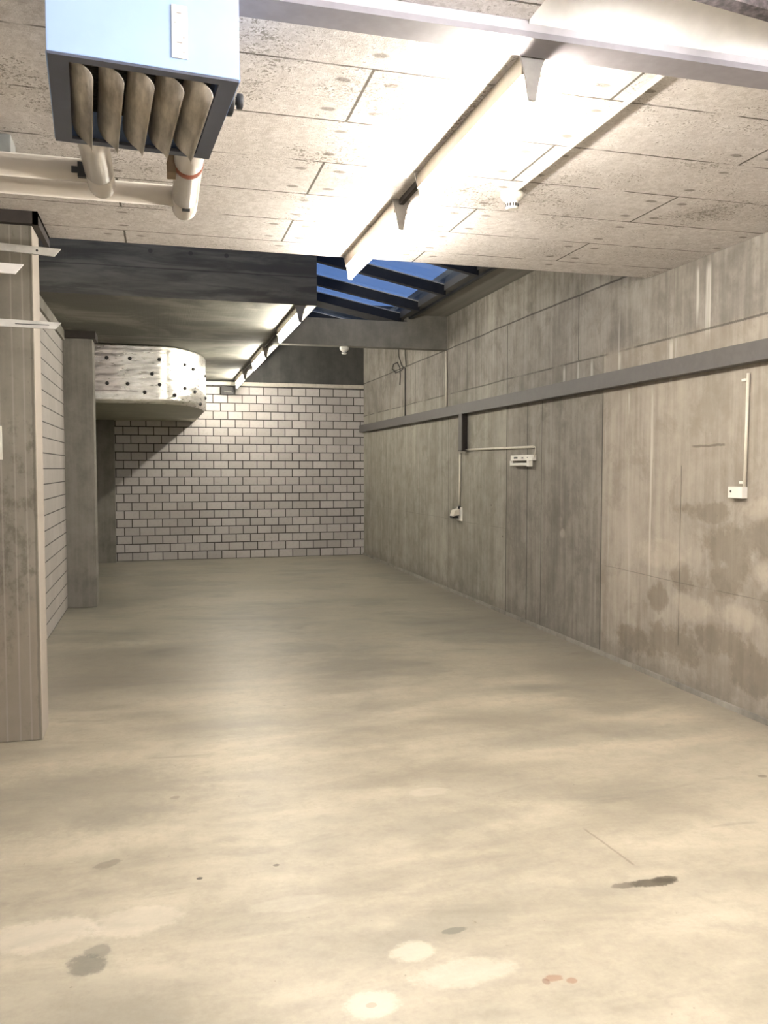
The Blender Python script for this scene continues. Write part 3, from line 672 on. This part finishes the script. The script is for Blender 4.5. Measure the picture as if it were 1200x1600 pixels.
# ------------------------------------------------------------------ foil duct
dt = thing('foil_duct', 'silver foil-wrapped duct with a rounded corner under the lowered slab', 'duct', (0, 0, 0))
path = [(-2.55, 10.74)]
N = 40
for i in range(N + 1): path.append((-2.5 + (2.5 + 0.0) * i / N, 10.74 + .05 * (i / N)))
cx, cy, R1, R2 = 0.0, 12.35, 0.66, 1.56
for i in range(1, 33):
    a = PI / 2 * (1 - i / 32)
    path.append((cx + R1 * math.cos(a), cy - R2 * math.sin(a)))
for i in range(1, 15): path.append((0.66 - .03 * i / 14, 12.35 + (YB - .006 - 12.35) * i / 14))
bm = bmesh.new(); rows = []
NZ = 36
rn = random.Random(3)
HN = [[rn.uniform(-1, 1) for _ in range(120)] for _ in range(60)]
def hn(i, k): return (HN[k][i] + HN[k][i // 3 * 3] * 1.2 + HN[k // 2 * 2][i // 5 * 5]) * .4
for k in range(NZ + 1):
    z = 2.385 + (3.10 - 2.385) * k / NZ; rw = []
    for i, (x, y) in enumerate(path):
        a = path[max(0, i - 1)]; b = path[min(len(path) - 1, i + 1)]
        nx, ny = b[1] - a[1], -(b[0] - a[0]); l = math.hypot(nx, ny)
        dsp = .0035 * hn(i, k) if 0 < k < NZ else 0
        ins = 0.03 * max(0, 1 - (z - 2.385) / .05) ** 2
        rw.append(bm.verts.new((x + nx / l * (dsp - ins), y + ny / l * (dsp - ins), z)))
    rows.append(rw)
for Aa, Bb in zip(rows, rows[1:]):
    for i in range(len(path) - 1): bm.faces.new((Aa[i], Aa[i + 1], Bb[i + 1], Bb[i])).smooth = True
c1 = bm.verts.new((-2.55, YB - .006, 3.10))
bm.faces.new([c1] + rows[-1])
base = [v.co.copy() for v in rows[0]]
obj('foil_jacket', bm, M['foil'], dt)
bm = bmesh.new()
bm.faces.new([bm.verts.new((-2.55, YB - .006, 2.387))] + [bm.verts.new((p.x, p.y, 2.387)) for p in base][::-1])
bmesh.ops.solidify(bm, geom=bm.faces[:], thickness=0.006)
obj('base_sheet', bm, M['foilbase'], dt)
# fixing washers over the insulation
for (x, y, z) in ((-.60, 10.775, 2.93), (-.33, 10.78, 2.93), (.02, 10.788, 2.93), (-.60, 10.775, 2.62), (-.36, 10.78, 2.62), (.02, 10.788, 2.62), (-.16, 10.782, 2.52), (-.07, 10.785, 2.75), (.33, 0, 2.90), (.44, 0, 2.87), (.33, 0, 2.60), (.46, 0, 2.58), (.20, 0, 2.50), (.54, 0, 2.44), (.62, 0, 2.55), (.62, 0, 2.85)):
    if y == 0: y = cy - R2 * math.sqrt(max(0, 1 - (x / R1) ** 2))
    ang = 0 if x < 0.05 else math.atan2(x / R1 * R2, 1) * .6
    o = obj('washer', Lt([(.023, .004), (.023, -.006), (.010, -.016)], (0, 0, 0), 12, 'y'), M['dgrey'], dt)
    o.location = (x + .008 * math.sin(ang), y - .008, z); o.rotation_euler = (0, 0, ang)

# ------------------------------------------------------------------ rack arms at the left edge
rk = thing('storage_rack', 'galvanised rack with three flat arms in front of the front left column', 'rack', (-1.02, 4.60, 0))
obj('upright', B((-.05, .05, -.03, .03, 0, 2.9), (-.05, .05, -.25, .25, 0, .03)), M['galv'], rk)
def arm(x1t, zt0, zt1, x1b, zb0, zb1, mat, label, slot=False):
    bm = bmesh.new()
    prism(bm, [(-.0, -.034, zt0), (x1t, -.034, zt1), (x1b, -.034, zb1), (-.0, -.034, zb0)], (0, .014, 0))
    o = obj('arm', bm, mat, rk); o['label'] = label
    return o
a1 = arm(.552, 2.715, 2.692, .521, 2.682, 2.654, M['galv'], 'top grey arm')
obj('bolt', Lt([(.006, -.036), (.006, -.034)], (.44, 0, 2.677), 10, 'y'), M['dgrey'], a1)
a2 = arm(.375, 2.612, 2.604, .334, 2.562, 2.555, M['whitepaint'], 'middle white arm')
a3 = arm(.548, 2.336, 2.322, .520, 2.298, 2.288, M['galv'], 'lowest slotted arm')
obj('slot', B((.33, .49, -.0352, -.034, 2.305, 2.309)), M['dgrey'], a3)
tag(obj('card', B((-.97, -.857, 5.122, 5.1295, 1.63, 1.82)), M['paper']), 'pale card on the front column at the left edge of the view', 'notice')

# ------------------------------------------------------------------ daylight at dusk, camera, colour
w = bpy.data.worlds.new('dusk'); SC.world = w; w.use_nodes = True
nt = w.node_tree; bg = nt.nodes['Background']
tcw = nt.nodes.new('ShaderNodeTexCoord'); spw = nt.nodes.new('ShaderNodeSeparateXYZ'); nt.links.new(tcw.outputs['Generated'], spw.inputs[0])
rp = nt.nodes.new('ShaderNodeValToRGB'); nt.links.new(spw.outputs[2], rp.inputs[0])
cr = rp.color_ramp; cr.elements[0].position = 0.0; cr.elements[0].color = (0.36, 0.55, 0.95, 1); cr.elements[1].position = 0.75; cr.elements[1].color = (0.04, 0.08, 0.20, 1)
em = cr.elements.new(0.30); em.color = (0.20, 0.36, 0.78, 1)
nt.links.new(rp.outputs[0], bg.inputs[0]); bg.inputs[1].default_value = 0.095
cam = bpy.data.cameras.new('camera'); co = bpy.data.objects.new('camera', cam); COL.objects.link(co)
cam.sensor_fit = 'VERTICAL'; cam.sensor_height = 24.0; cam.lens = 24.0 * 1300 / 1600
co.location = (0, 0, 1.58); co.rotation_euler = (rad(90 - 3.0), 0, rad(-15.1)); cam.clip_start = 0.02
SC.camera = co
vs = SC.view_settings
SC.display_settings.display_device = 'sRGB'
vs.view_transform = 'Standard'; vs.look = 'None'; vs.gamma = 1.0; vs.use_curve_mapping = False
vs.exposure = 3.2
SC.cycles.max_bounces = 7; SC.cycles.diffuse_bounces = 4
